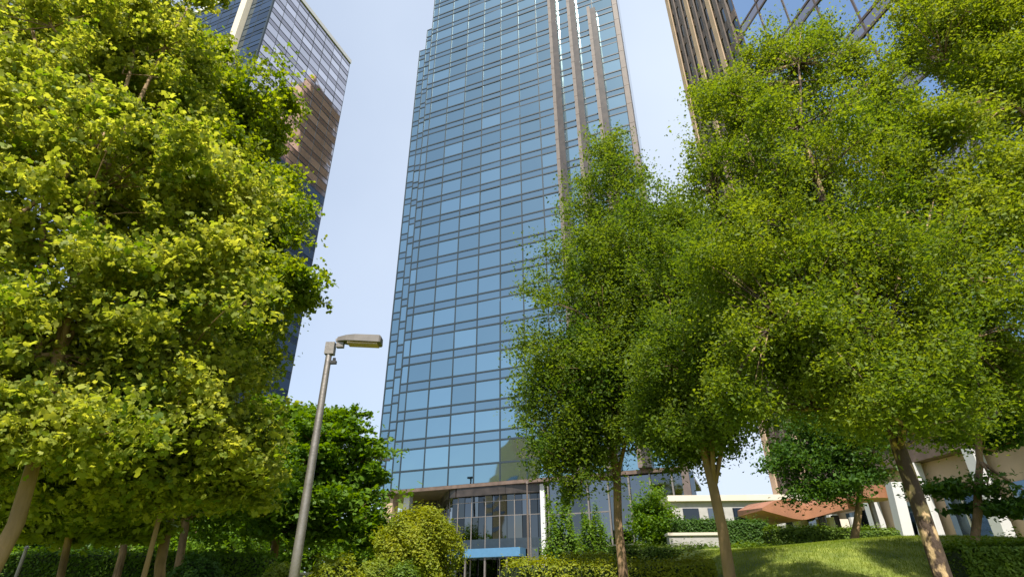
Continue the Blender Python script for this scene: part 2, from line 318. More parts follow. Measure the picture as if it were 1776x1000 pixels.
# ------------------------------------------------------------------ left tower
L0 = P(441, 110, 82)[:2]
def hit_len(px, py, O, d):
    v = P(px, py, 1.0) - EYE; r = v[0] / v[1]; return (r * O[1] - O[0]) / (d[0] - r * d[1])
LF = hit_len(608, 105, L0, D2); far = L0 + D2 * LF
HL = P(608, 105, far[1])[2]; print('left tower', L0, LF, HL, 'main', HB, HC, 'w', wB, wC)
lt = root('office_tower', (L0[0], L0[1], 2.0), 'dark glass tower at upper left whose right side reflects white sky and brown stone', 'tower')
nc = max(4, int(round(LF / 3.32))); cR = list(np.linspace(0, LF, nc + 1)); cL = [-6.6 - 3.3 * k for k in range(8, -1, -1)]
p1 = hit_len(441 - 15, 110, L0, D1); 
faces = [(L0, D2, D1, cR, 8.0, HL - 1.2, ST, 1.5)]
curtain(lt, faces, M['wglass'], M['wspand'], M['mull'], -100, mw=.06)
curtain(lt, [(L0, D1, N1, [-30, -26.7, -23.4, -20.1, -16.8, -13.5, -10.2], 8.0, HL - 1.2, ST, 1.4), (L0, D1, N1, [-6.9, -3.6, -.3], 8.0, HL - 1.2, ST, 1.4)], M['dblue'], M['dblue'], M['mull'], 0, mw=.06)
c = MB(); c.fbox(L0, D1, N1, -9.4, -7.4, -.2, 1.2, 2, HL + .5); c.build('cream_pier', M['cream'], lt)
c = MB(); c.fbox(L0, D1, N1, -.28, .1, -.3, .12, 2, HL); c.build('corner_trim', M['mull'], lt)
MB().prism([L0 + D1 * -.15 + D2 * .15, L0 + D1 * -.15 + D2 * (LF - .02), L0 + D1 * -30 + D2 * LF, L0 + D1 * -30 + D2 * .15][::-1], 1, HL - .3).build('body', M['mull'], lt)
c = MB(); c.fbox(L0, D1, N1, -30, .25, -LF - .2, .25, HL - 1.2, HL); c.build('parapet', M['white'], lt)

# ------------------------------------------------------------------ right tower
RQ = P(1430, 25, 30)[:2]; DR = np.array([.208, -.978]); DR /= np.linalg.norm(DR); NR = np.array([DR[1], -DR[0]])
sfar = hit_len(1196, 180, RQ, DR); print('right far', sfar, RQ + DR * sfar)
R0 = RQ + DR * sfar; RL = 42.0
rt = root('curved_entrance_tower', (R0[0], R0[1], 3.4), 'sky reflecting glass tower at upper right with bronze stone corner above the trees', 'tower')
rt.name = 'corner_tower'
brk = 11.0; cG = list(np.linspace(brk, RL, 12)); zr = P(1430, 25, 30)[2] % 7.1
curtain(rt, [(R0, DR, NR, cG, 11.0, 74, 7.1, 1.25)], M['sglass'], M['wspand'], M['bronze'], 60, mw=.11)
# bronze/stone corner: vertical ribs with dark windows between
rw = MB()
for i in range(9):
    a = i * brk / 9
    c = MB(); c.fbox(R0, DR, NR, a, a + .45 + .2 * (i % 3 == 0), -.1, .3, 9, 75); c.build('stone_rib', M['tan'] if i % 3 == 0 else M['stone'], rt)
    for z in np.arange(10.5, 74, 3.55):
        rw.fbox(R0, DR, NR, a + .62, a + brk / 9, -.1, .02, z, z + 2.3)
tag(rw.build('corner_windows', M['dblue'], rt), kind='stuff')
for z in np.arange(10.5, 74, 3.55): rb = MB(); rb.fbox(R0, DR, NR, .05, brk, -.09, .10, z + 2.31, z + 3.55); rb.build('corner_spandrel', M['brown'], rt)
def rp(a, q): return tuple(R0 + DR * a - NR * q)
MB().prism([rp(0, .12), rp(RL, .12), rp(RL, 25), rp(0, 25)], 8.9, 75).build('body', M['brown'], rt)
MB().prism([rp(-.15, -.5), rp(RL, -.5), rp(RL, 25), rp(-.15, 25)], 75, 76.5).build('parapet', M['stone'], rt)
# tan stone base with punched windows and white columns
b_ = MB(); b_.fbox(R0, DR, NR, 0, RL, -20, -.9, 2.5, 8.88); b_.build('base_wall', M['tan'], rt)
for i in range(10):
    a = 1.2 + i * 4.1
    w_ = MB(); w_.fbox(R0, DR, NR, a + .8, a + 3.1, -.95, -.86, 3.6, 6.9); wo = w_.build('base_window', M['dblue'], rt)
    w_ = MB(); w_.fbox(R0, DR, NR, a + .7, a + 3.2, -.9, -.7, 3.35, 3.58); w_.fbox(R0, DR, NR, a + 1.9, a + 2.0, -.9, -.78, 3.6, 6.9); w_.build('sill', M['cream'], wo)
    c = MB(); c.fbox(R0, DR, NR, a - .3, a + .3, -.6, .1, 2.5, 8.88); c.build('base_column', M['white'], rt)

# ------------------------------------------------------------------ low buildings on the right
lw = P(1250, 880, 46); g0 = 3.3
hb = root('low_building', (lw[0], lw[1], g0), 'low white office wing with cream roof band in the gap between the trees', 'building')
x0, x1 = P(1165, 880, 46)[0], P(1345, 880, 46)[0]; zt = P(1300, 858, 46)[2]; zc = P(1300, 868, 46)[2]
c = MB(); c.box(x0, x1 + 3, 46, 54, g0, zc); c.build('wall', M['grey'], hb)
c = MB(); c.box(x0 - .3, x1 + 3.3, 45.7, 54.3, zc, zt); c.build('cream_roof_band', M['cream'], hb)
for i in range(5):
    c = MB(); xx = x0 + .8 + i * 1.9; c.box(xx, xx + 1.2, 45.9, 46.02, g0 + 1.2, zc - .5); c.build('window', M['lobby'], hb)
# copper canopy: curved sheet with thickness on columns
cp0 = P(1420, 875, 34)
cc = root('copper_canopy', (cp0[0], cp0[1], 3.2), 'curved copper roofed entrance canopy on white columns', 'canopy')
V = []; F = []; nn = 24
pxs = np.linspace(1322, 1486, nn)
kx = [1322, 1345, 1378, 1396, 1422, 1450, 1474, 1486]; kt = [880, 867, 862, 878, 871, 860, 866, 880]; kb = [884, 890, 899, 901, 894, 886, 881, 884]
for i, x in enumerate(pxs):
    a = P(x, np.interp(x, kx, kt), 32); b = P(x, np.interp(x, kx, kb), 32)
    V += [(a[0], 32, a[2]), (b[0], 32, b[2]), (b[0] + .5, 37, b[2] + .3), (a[0] + .5, 37, a[2] + .5)]
for i in range(nn - 1):
    k = 4 * i; F += [(k + 1, k, k + 4, k + 5), (k, k + 3, k + 7, k + 4), (k + 2, k + 1, k + 5, k + 6), (k + 3, k + 2, k + 6, k + 7)]
F += [(0, 1, 2, 3), (4 * nn - 1, 4 * nn - 2, 4 * nn - 3, 4 * nn - 4)]
mk('canopy_roof', V, F, M['copper'], cc)
for x in (1380, 1440, 1478):
    a = P(x, 900, 34); c = MB(); c.tube([(a[0], 34, 3.0), (a[0], 34, a[2] + .1)], [.2, .2], 10); c.build('column', M['white'], cc)
c = MB(); a = P(1392, 900, 36); b = P(1485, 900, 36); c.box(a[0], b[0], 36, 36.4, 3.0, a[2]); c.build('back_wall', M['cream'], cc)
c = MB()
for x in (1405, 1425, 1447): a = P(x, 915, 35.9); c.box(a[0], a[0] + .45, 35.9, 35.99, 3.4, P(x, 893, 35.9)[2])
c.build('window', M['lobby'], cc)
# small copper oval awning further right
a = P(1515, 853, 31); cw = root('copper_awning', (a[0], 31, a[2]), 'small orange copper drum awning fixed high beside the leaning white pylon', 'awning')
pts = [(a[0] + 1.0 * math.cos(t), 31.5 + .9 * math.sin(t)) for t in np.linspace(0, 2 * math.pi, 20, endpoint=False)]
MB().prism(pts, a[2] - .32, a[2] + .3).build('drum', M['copper'], cw)
MB().prism([(a[0] + x, 31.5 + y) for x, y in ((-.1, -.1), (.1, -.1), (.1, .1), (-.1, .1))], 2.9, a[2] - .32).build('post', M['steel'], cw)
# white pylons
for (xa, xb, ya, yb, Y, lab) in ((1545, 1588, 835, 946, 28, 'white slanted pylon slab left of the mottled trunk'), (1592, 1632, 865, 955, 26, 'white slanted pylon slab right of the mottled trunk'),):
    t0 = P(xa, ya, Y); b0 = P(xb, yb, Y)
    r_ = root('white_pylon', (b0[0], Y, 2.9), lab, 'pylon', 'white pylon slabs by the entrance')
    c = MB(); w = .5; c.hexa([(b0[0] - w, Y, 2.7), (b0[0], Y, 2.7), (b0[0], Y + .5, 2.7), (b0[0] - w, Y + .5, 2.7)],
                             [(t0[0], Y, t0[2]), (t0[0] + w, Y, t0[2]), (t0[0] + w, Y + .5, t0[2]), (t0[0], Y + .5, t0[2])]); c.build('slab', M['white'], r_)
    c = MB(); c.box(b0[0] - w - .15, b0[0] + .15, Y - .1, Y + .6, 2.5, 2.85); c.build('footing', M['grey'], r_)
# terrace walls
a, b = P(1160, 928, 24), P(1245, 928, 24)
r_ = root('terrace_wall', (a[0], 24, 2.6), 'low pale grey terrace wall left of the slim trunk, under a clipped hedge', 'wall')
c = MB(); c.box(a[0], b[0], 24, 24.4, 2.0, a[2]); c.build('wall', M['grey'], r_)
c = MB(); c.box(a[0] - .05, b[0] + .05, 23.94, 24.46, a[2], a[2] + .1); c.build('coping', M['cream'], r_)

# ------------------------------------------------------------------ office block behind the camera, seen mirrored in the tower
ob = root('tan_office_block', (-74, -24, 0), 'tan stone block mirrored in the lowest glass storeys of the middle tower', 'building')
ou = np.array([.866, .5]); ov = np.array([-.5, .866]); OO = np.array([-79., -19.5])
def oq(a, q): return tuple(OO + ou * a + ov * q)
MB().prism([oq(-30, -8), oq(3, -8), oq(3, 0), oq(-30, 0)], 0, 40).build('wall', M['peach'], ob)
MB().prism([oq(-22, -7), oq(0, -7), oq(0, -1), oq(-22, -1)], 40, 48).build('penthouse', M['peach'], ob)
for k in range(9):
    c = MB(); c.prism([oq(-29.4, -.05), oq(2.4, -.05), oq(2.4, .1), oq(-29.4, .1)], 3 + k * 3.9, 4.5 + k * 3.9); c.build('window_band', M['dblue'], ob)

# ------------------------------------------------------------------ street furniture
g_ = P(510, 1000, 10.5); top = P(573, 597, 10.5); X0 = (g_[0] + top[0]) / 2; Yl = 10.5
hl = root('street_lamp', (X0, Yl, float(gz(X0, Yl))), 'grey metal street lamp with a flat head on a short arm', 'street lamp')
c = MB(); c.tube([(X0, Yl, float(gz(X0, Yl)) - .1), (X0, Yl, 2.5), (X0, Yl, top[2] - .05), (X0, Yl, top[2])], [.095, .082, .058, .05], 14); c.build('pole', M['steel'], hl, True)
c = MB(); c.tube([(X0, Yl, float(gz(X0, Yl)) - .02), (X0, Yl, float(gz(X0, Yl)) + .25)], [.17, .15], 14); c.build('base', M['steel'], hl)
za = P(600, 592, Yl)[2] + .03
c = MB(); c.fbox((X0, Yl), (1, 0), (0, -1), -.08, .10, -.07, .07, top[2] - .22, top[2] + .03); c.fbox((X0, Yl), (1, 0), (0, -1), .13, .27, -.05, .05, za - .16, za + .04)
c.fbox((X0, Yl), (1, 0), (0, -1), .10, .35, -.035, .035, za - .03, za + .025); c.build('arm', M['steel'], hl)
xe = P(661, 600, Yl)[0] - X0
hd = MB(); zs = [(.14, za - .035, za + .05, .07), (.32, za - .05, za + .075, .13), (.5, za - .07, za + .08, .16), (xe - .03, za - .10, za + .06, .15), (xe, za - .09, za + .04, .12)]
V = []; F = []
for (a, z0, z1, w) in zs: V += [(X0 + a, Yl - w, z0), (X0 + a, Yl + w, z0), (X0 + a, Yl + w * .8, z1), (X0 + a, Yl - w * .8, z1)]
for i in range(len(zs) - 1):
    k = 4 * i; F += [(k, k + 4, k + 5, k + 1)[::-1], (k + 1, k + 5, k + 6, k + 2)[::-1], (k + 2, k + 6, k + 7, k + 3)[::-1], (k + 3, k + 7, k + 4, k)[::-1]]
F += [(0, 1, 2, 3), (16, 17, 18, 19)[::-1]]
ho = mk('lamp_head', V, F, mat('dull_lamp_housing', (0.11, 0.10, 0.095), 0.7, var=.15, scale=5), hl)
c = MB(); c.hexa([(X0 + .36, Yl - .11, za - .10), (X0 + xe - .06, Yl - .11, za - .135), (X0 + xe - .06, Yl + .11, za - .135), (X0 + .36, Yl + .11, za - .10)],
                [(X0 + .36, Yl - .11, za - .05), (X0 + xe - .06, Yl - .11, za - .09), (X0 + xe - .06, Yl + .11, za - .09), (X0 + .36, Yl + .11, za - .05)]); c.build('lens', M['lens'], ho)
z_ = P(577, 628, Yl)[2]
c = MB(); c.fbox((X0, Yl), (1, 0), (0, -1), .03, .17, -.04, .04, z_ - .03, z_ + .03); c.tube([(X0 + .12, Yl, z_ - .02), (X0 + .12, Yl, z_ + .09)], [.03, .03], 8); c.build('photocell', M['black'], hl)

# dark mast by the tower corner
a = P(663, 765, 60); r_ = root('lamp_mast', (a[0], 60, 3.3), 'thin dark mast with small cross arms beside the left corner of the middle tower', 'mast')
c = MB(); c.tube([(a[0], 60, 3.2), (a[0], 60, a[2])], [.16, .12], 10); c.build('pole', M['black'], r_)
c = MB(); 
for y_, w0, w1 in ((766, -.5, .6), (797, 0, 1.0)): z = P(663, y_, 60)[2]; c.box(a[0] + w0, a[0] + w1, 59.93, 60.07, z - .12, z + .12)
c.build('cross_arm', M['black'], r_)
# slender pole in front of the lobby
a = P(914, 838, 40); r_ = root('slim_pole', (a[0], 40, 2.9), 'slender pinkish pole standing before the lobby glass', 'pole')
c = MB(); c.tube([(a[0], 40, 2.2), (a[0], 40, a[2])], [.09, .06], 10); c.build('shaft', M['stone'], r_)
c = MB(); c.tube([(a[0], 40, a[2]), (a[0], 40, a[2] + .16)], [.10, .03], 10); c.build('finial', M['stone'], r_)
# fence posts on the far left
a = P(46, 950, 17); r_ = root('small_post', (a[0], 17, 0.6), 'thin blue grey post in the shade beside the pale leaning trunk', 'post')
c = MB(); c.tube([(a[0], 17, .2), (a[0], 17, a[2])], [.05, .045], 8); c.build('shaft', M['steel'], r_)
c = MB(); c.tube([(a[0], 17, a[2]), (a[0], 17, a[2] + .07)], [.07, .03], 8); c.build('cap', M['steel'], r_)
a, b = P(-60, 992, 27), P(560, 996, 27)
r_ = root('boundary_wall', (a[0], 27, 1.2), 'low pale wall running behind the left trunks', 'wall')
c = MB(); c.box(a[0], b[0], 27, 27.4, .3, P(300, 998, 27)[2]); c.build('wall', M['grey'], r_)
c = MB(); c.box(a[0], b[0], 26.94, 27.46, P(300, 998, 27)[2], P(300, 994, 27)[2]); c.build('coping', M['cream'], r_)

# ------------------------------------------------------------------ foliage
TMAPLE = np.array([(0, -.5, 0), (.28, -.32, .02), (.55, -.1, -.05), (.24, .05, .03), (.38, .42, -.04), (0, .62, .0), (-.38, .42, -.04), (-.24, .05, .03), (-.55, -.1, -.05), (-.28, -.32, .02)]) * np.array([1, 1, 1.6])
FMAPLE = [(0, 1, 3, 7, 9), (1, 2, 3), (3, 4, 5, 6, 7), (7, 8, 9)]
TOVAL = np.array([(0, -.5, 0), (.27, -.05, .09), (0, .5, -.05), (-.27, -.05, .09)]); FOVAL = [(0, 1, 2), (0, 2, 3)]
def leaves(name, C_, size, T, Fs, m, parent, updir=None, tilt=.75, sv=.38):
    n = len(C_); nr = rng.normal(0, tilt, (n, 3)) + np.array([0, 0, 1.0])
    if updir is not None: nr += updir
    nr /= np.linalg.norm(nr, axis=1)[:, None]
    t = rng.normal(0, 1, (n, 3)); t -= (t * nr).sum(1)[:, None] * nr; t /= np.linalg.norm(t, axis=1)[:, None] + 1e-9
    b = np.cross(nr, t); s = size * np.minimum(np.exp(rng.normal(0, sv, n)), 1.8)[:, None, None]
    V = C_[:, None, :] + s * (T[None, :, 0:1] * t[:, None, :] + T[None, :, 1:2] * b[:, None, :] + T[None, :, 2:3] * nr[:, None, :])
    k = len(T); V = V.reshape(-1, 3)
    li = np.concatenate([np.array(f) for f in Fs]); ls = np.array([len(f) for f in Fs])
    me = bpy.data.meshes.new(name); me.vertices.add(len(V)); me.vertices.foreach_set('co', V.astype(np.float32).ravel())
    loops = (li[None, :] + (np.arange(n) * k)[:, None]).ravel(); me.loops.add(len(loops)); me.loops.foreach_set('vertex_index', loops.astype(np.int32))
    tot = np.tile(ls, n); me.polygons.add(len(tot)); st = np.concatenate([[0], np.cumsum(tot)[:-1]])
    me.polygons.foreach_set('loop_start', st.astype(np.int32)); me.polygons.foreach_set('loop_total', tot.astype(np.int32))
    me.update(calc_edges=True); me.materials.append(m)
    o = bpy.data.objects.new(name, me); COL.objects.link(o)
    if parent is not None: o.parent = parent; o.matrix_parent_inverse = Matrix.Translation(-Vector(parent.location))
    return o

def tree(name, base, label, blobs, n, size, leaf, barkm, r0, style='oval', limbs=9, nclus=120, crad=.55, flat=.55, group=None, fork=None, lean=None, gap=.0, tilt=.75, cat='tree', shell=.45):
    """blobs: (centre xyz, radii xyz, weight). Limbs grow from the trunk to the blobs' clusters; leaves sit round twigs."""
    base = np.array(base, float); r_ = root(name, base, label, cat, group)
    w = np.array([b[2] for b in blobs], float); w /= w.sum(); CL = []
    for (c, rr, _), wi in zip(blobs, w):
        k = max(3, int(nclus * wi)); u = rng.normal(0, 1, (k, 3)); u /= np.linalg.norm(u, axis=1)[:, None]
        rad = rng.random(k) ** shell
        lump = 1 + .17 * np.sin(u[:, 0] * 5 + c[0] * 3) * np.cos(u[:, 2] * 4 + c[1]) + rng.normal(0, .07, k)
        CL.append(np.array(c) + u * np.array(rr) * (rad * lump)[:, None])
    CL = np.concatenate(CL); allc = np.average([b[0] for b in blobs], axis=0, weights=w)
    zlow = min(b[0][2] - b[1][2] for b in blobs)
    fk = np.array(fork if fork is not None else (base[0] * .8 + allc[0] * .2, base[1] * .8 + allc[1] * .2, zlow + .25 * (allc[2] - zlow)))
    tk = MB()
    pts = [base + np.array([0, 0, -.3]), base * .93 + fk * .07] + [base * (1 - t) + fk * t + rng.normal(0, .25 * r0, 3) * (t < .95) for t in (.25, .5, .75, 1.0)]
    topz = max(b[0][2] + b[1][2] for b in blobs) ; tip = np.array([allc[0], allc[1], fk[2] + (topz - fk[2]) * .8])
    pts += [fk * (1 - t) + tip * t + rng.normal(0, .12, 3) for t in (.3, .6, 1.0)]
    tk.tube(pts, [r0 * 1.45, r0 * 1.1, r0, r0 * .93, r0 * .86, r0 * .8, r0 * .5, r0 * .3, r0 * .06], 12, .06)
    spine = np.array([fk * (1 - t) + tip * t for t in np.linspace(0, .8, 8)])
    sk = list(spine)
    far_ = CL[rng.permutation(len(CL))[:limbs]]
    for e in far_:
        s = spine[int(rng.integers(0, 5))] if e[2] > fk[2] + .5 else fk
        m1 = s * .6 + e * .4 + np.array([0, 0, .10 * np.linalg.norm(e - s)]) * (1 if e[2] > s[2] else -.3) + rng.normal(0, .1, 3)
        q = [s, (s + m1) / 2, m1, (m1 + e) / 2 + rng.normal(0, .08, 3), e]; tk.tube(q, [r0 * .48, r0 * .40, r0 * .32, r0 * .22, r0 * .10], 6)
        sk += [m1, q[3], (q[3] + e) / 2, (s + m1) / 2]
    sk = np.array(sk)
    for c in CL:
        j = np.argmin(((sk - c) ** 2).sum(1)); s = sk[j]; d = c - s
        if np.linalg.norm(d) < .3: continue
        tk.tube([s, s + d * .5 + np.array([0, 0, .06 * np.linalg.norm(d)]), c], [r0 * .13, r0 * .09, r0 * .035], 4)
    tk.build('trunk', barkm, r_, True)
    # twigs: each cluster has several drooping/rising sprays along which the leaves sit
    n = int(n * 1.5); per = max(1, int(n / len(CL))); pos = []
    nsp = 7
    for c in CL:
        kk = int(per * math.exp(rng.normal(0, .28)) * (0.25 if rng.random() < gap else 1)); cr = crad * math.exp(rng.normal(0, .22))
        u = rng.normal(0, 1, (nsp, 3)); u /= np.linalg.norm(u, axis=1)[:, None]; u[:, 2] *= flat; u[:, 2] += .08 + .35 * (flat > .7)
        i = rng.integers(0, nsp, kk); t = rng.random(kk) ** .7
        p = c + u[i] * (t * cr * 1.35)[:, None] + rng.normal(0, 1, (kk, 3)) * np.array([.24, .24, .24 * flat + .03]) * cr
        pos.append(p)
    pos = np.concatenate(pos)
    T, Fs = (TMAPLE, FMAPLE) if style == 'maple' else (TOVAL, FOVAL)
    leaves('crown', pos, size, T, Fs, leaf, r_, tilt=tilt)
    return r_
def blob(px, py, Y, rpx, rz=None, w=1.0, ry=None):
    """a lobe of the crown centred on that sight line at depth Y; radius given in picture px at that distance"""
    c = P(px, py, Y); d = (c - EYE) @ FW; r = rpx * d / FPX
    return (c, (r, (ry or 1.0) * r, (rz or 1.0) * r), w * r ** 2)
def gp(px, Y, py=1000):
    c = P(px, py, Y); return (c[0], Y, float(gz(c[0], Y)))

# 1 front-left maple
b0 = P(20, 905, 8.3); base = (b0[0], 8.3, float(gz(b0[0], 8.3)))
tree('maple_tree', gp(-22, 8.3), 'big yellow green maple filling the left edge, with pale orange leaning trunk',
     [blob(60, 120, 9.0, 190, 1, 1.2), blob(250, 90, 9.5, 130, 1), blob(-90, 330, 8.4, 190, 1), blob(160, 330, 8.8, 190, 1, 1.2), blob(330, 330, 9.4, 110, 1),
      blob(60, 560, 8.8, 170, .8), blob(290, 520, 9.2, 140, .8), blob(230, 680, 9.4, 130, .6, .8), blob(60, 720, 8.8, 130, .7, .9), blob(-60, 620, 7.9, 120, 1), blob(150, 760, 8.6, 90, .6, .8), blob(20, 780, 7.9, 70, .5), blob(120, -110, 9.5, 220, 1), blob(380, 450, 9.6, 70, .8)],
     150000, .078, M['maple'], M['barkp'], .12, 'maple', 16, 620, .50, .6, tilt=1.1, fork=P(60, 800, 8.6))
# 2 second maple behind it (darker right-hand side of the mass)
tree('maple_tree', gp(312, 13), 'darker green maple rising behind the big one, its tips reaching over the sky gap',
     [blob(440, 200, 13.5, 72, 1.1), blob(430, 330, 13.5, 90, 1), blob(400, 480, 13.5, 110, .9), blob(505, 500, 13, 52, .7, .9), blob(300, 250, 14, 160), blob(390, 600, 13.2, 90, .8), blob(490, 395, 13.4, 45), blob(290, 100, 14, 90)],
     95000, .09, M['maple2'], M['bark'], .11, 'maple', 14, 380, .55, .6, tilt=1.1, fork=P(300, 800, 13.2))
# 3-7 left understorey
tree('maple_tree', gp(252, 11), 'slim maple with a thin pale trunk low in the left thicket',
     [blob(330, 760, 11, 120, .8), blob(190, 800, 11, 120, .6), blob(420, 760, 11.3, 50, .9), blob(70, 800, 10.6, 110, .6), blob(290, 660, 11.5, 120, .7), blob(400, 830, 11.2, 70, .6), blob(290, 840, 11.2, 70, .5), blob(180, 700, 11, 110, .8)], 62000, .085, M['maple'], M['barkp'], .05, 'maple', 10, 300, .5, .6, fork=P(288, 850, 11))
tree('thicket_tree', gp(120, 12.5), 'small bright tree with layered lime leaves at the lower left',
     [blob(110, 860, 12, 100, .5), blob(190, 900, 12.3, 70, .4), blob(60, 900, 12, 60, .4)], 22000, .12, M['lime'], M['bark'], .08, 'maple', 6, 70, .5, .35, fork=P(120, 930, 12.3))
tree('thicket_tree', gp(215, 20), 'dark tree behind the lime leaved one, over the low wall',
     [blob(60, 830, 21, 130, .7), blob(230, 850, 21, 130, .6), blob(-60, 840, 20, 120, .8)], 16000, .15, M['mid'], M['bark'], .13, 'oval', 8, 110, .8, .6, fork=P(220, 910, 20))
tree('thicket_tree', gp(315, 21), 'dark tree with forked trunk between the slim maple and the lamp pole',
     [blob(350, 860, 22, 110, .7), blob(440, 840, 22, 90, .8), blob(300, 800, 23, 120, .6)], 14000, .15, M['mid'], M['bark'], .15, 'oval', 8, 100, .8, .6, fork=P(320, 920, 21))
tree('round_tree', gp(455, 27), 'dense green round tree behind the street lamp, left of the middle tower',
     [blob(560, 790, 28, 95, .95), blob(490, 760, 27.5, 70, .9), blob(610, 850, 28, 62, .9), blob(520, 880, 27, 100, .6), blob(440, 850, 27, 80, .8), blob(575, 730, 28, 42, .8, .8), blob(635, 800, 28, 30), blob(620, 920, 28, 60, .6)],
     42000, .17, M['mid'], M['bark'], .2, 'maple', 14, 230, .85, .42, tilt=.6)
tree('background_tree', gp(300, 46), 'far dark tree behind the low wall, between the slim maple and the lamp pole', [blob(330, 900, 46, 90, .9), blob(270, 860, 46, 70, .9), blob(400, 900, 46, 70, .9), blob(330, 960, 46, 90, .5)], 16000, .3, M['mid'], M['bark'], .25, 'oval', 8, 110, 1.4, .6, group='dark trees closing the left background')
tree('background_tree', gp(90, 46), 'far dark tree behind the low wall at the left edge', [blob(60, 880, 46, 110, .9), blob(150, 900, 46, 90, .9), blob(-50, 880, 46, 100, .9), blob(100, 960, 46, 110, .5)], 16000, .3, M['deep'], M['bark'], .25, 'oval', 8, 110, 1.4, .6, group='dark trees closing the left background')
tree('background_tree', gp(560, 46), 'far dark tree seen low behind the round tree and the lamp pole', [blob(520, 920, 46, 80, .9), blob(610, 940, 46, 60, .9), blob(460, 950, 46, 80, .8), blob(560, 980, 46, 120, .5), blob(650, 960, 46, 40, .9)], 16000, .3, M['mid'], M['bark'], .25, 'oval', 8, 110, 1.3, .6, group='dark trees closing the left background')
# 8 conical elm in the middle right
tree('elm_tree', gp(1079, 15.5), 'conical green tree right of the middle tower, on one straight brown trunk',
     [blob(1052, 330, 15.5, 66, 1.3, 1), blob(1050, 265, 15.5, 26, 1.2, 1), blob(1075, 450, 15.5, 118, 1.0, 1.1), blob(1065, 570, 15.5, 145, .9, 1.2), blob(1000, 660, 15.3, 90, .75), blob(1100, 700, 15.5, 140, .7, 1.2), blob(1010, 780, 15.4, 80, .5, .8), blob(1150, 420, 16, 80, 1.1), blob(960, 790, 15.2, 55, .6), blob(1000, 850, 15.2, 45, .6, .7), blob(930, 700, 15.4, 45, .8), blob(1130, 600, 16, 120, 1)],
     190000, .082, M['elm2'], M['bark'], .125, 'oval', 18, 700, .50, 1.0, gap=.2, fork=P(1070, 830, 15.5), tilt=.85)
# 9 slim tree
tree('elm_tree', gp(1275, 12), 'slim green tree with slender trunk between the conical tree and the mottled one',
     [blob(1180, 420, 13.5, 66, 1.0), blob(1210, 520, 13, 110, 1.0, 1.1), blob(1200, 660, 12.6, 115, .8, 1.1), blob(1280, 610, 12.4, 80, .9), blob(1190, 770, 12.3, 80, .5), blob(1265, 730, 12.3, 60, .6, .7), blob(1270, 480, 13, 80, 1)],
     120000, .072, M['elm2'], M['barkp'], .12, 'oval', 12, 400, .46, 1.0, gap=.2, fork=P(1238, 850, 12), tilt=.85)
# 10 mottled-trunk elm
tree('elm_tree', gp(1625, 7.4), 'large bright tree with a thick mottled flaking trunk at the right',
     [blob(1265, 190, 8.2, 68, 1.0), blob(1235, 300, 8.4, 50, 1.0), blob(1420, 160, 8.4, 108, 1.0), blob(1530, 200, 8.4, 70, 1.0), blob(1370, 330, 8.2, 150, .9, 1.1), blob(1320, 470, 8.0, 130, .8), blob(1500, 450, 7.8, 150, .8, 1.1),
      blob(1640, 560, 7.8, 130, .7), blob(1430, 600, 7.6, 130, .6), blob(1560, 650, 7.6, 110, .5), blob(1330, 600, 7.8, 90, .6), blob(1330, 110, 8.4, 40), blob(1435, 75, 8.4, 32), blob(1740, 640, 8.2, 110, .7), blob(1620, 400, 8.6, 110, .9), blob(1560, 300, 8.5, 80, .9), blob(1450, 690, 7.9, 90, .5), blob(1620, 720, 7.9, 90, .5), blob(1530, 715, 7.1, 75, .5), blob(1600, 690, 7.0, 60, .6), blob(1232, 170, 8.6, 32), blob(1290, 700, 8, 60, .6)],
     250000, .052, M['elm'], M['barkm'], .108, 'oval', 20, 850, .34, 1.0, gap=.25, fork=P(1560, 780, 7.6), tilt=.85)
# 11 bright tree on the right edge
tree('elm_tree', (10.3, 7.6, float(gz(10.3, 7.6))), 'yellow green tree leaning in from the top right corner',
     [blob(1660, 60, 8.2, 95, 1.0), blob(1760, 160, 8.0, 110), blob(1650, 220, 8.0, 60, 1.0), blob(1760, 330, 7.8, 120, .9), blob(1700, 430, 7.8, 80, .8), blob(1620, -30, 8.4, 70), blob(1830, 30, 8, 180), blob(1740, 520, 7.8, 60, .7)],
     120000, .062, M['lime'], M['barkp'], .14, 'oval', 12, 420, .40, .8, tilt=.8)
# 12 dark trees on the right
tree('dark_tree', gp(1700, 15), 'dark layered evergreen low at the right edge in front of the tan stone base',
     [blob(1690, 680, 15, 90, .4), blob(1760, 740, 15, 80, .35), blob(1660, 850, 15, 50, .25), blob(1740, 880, 15, 80, .3), blob(1770, 620, 15, 90, .4), blob(1700, 760, 15.4, 50, .3)],
     15000, .12, M['deep'], M['bark'], .1, 'oval', 10, 110, .5, .22, fork=P(1700, 800, 15))
tree('dark_tree', gp(1497, 22), 'dark green spreading tree above the copper canopy',
     [blob(1420, 790, 22, 70, .6), blob(1480, 750, 22, 80, .6), blob(1350, 800, 22, 38, .6), blob(1430, 850, 22, 60, .35), blob(1500, 820, 22, 50, .5), blob(1420, 720, 22.5, 70, .6)],
     20000, .13, M['deep'], M['bark'], .13, 'oval', 10, 120, .7, .45, fork=P(1492, 850, 22))
tree('round_tree', gp(1130, 29), 'small rounded green tree on the terrace right of the straight brown trunk',
     [blob(1130, 905, 29, 36, 1.1), blob(1135, 935, 29, 30, .8)], 9000, .13, M['mid'], M['bark'], .07, 'oval', 5, 60, .5, .8)
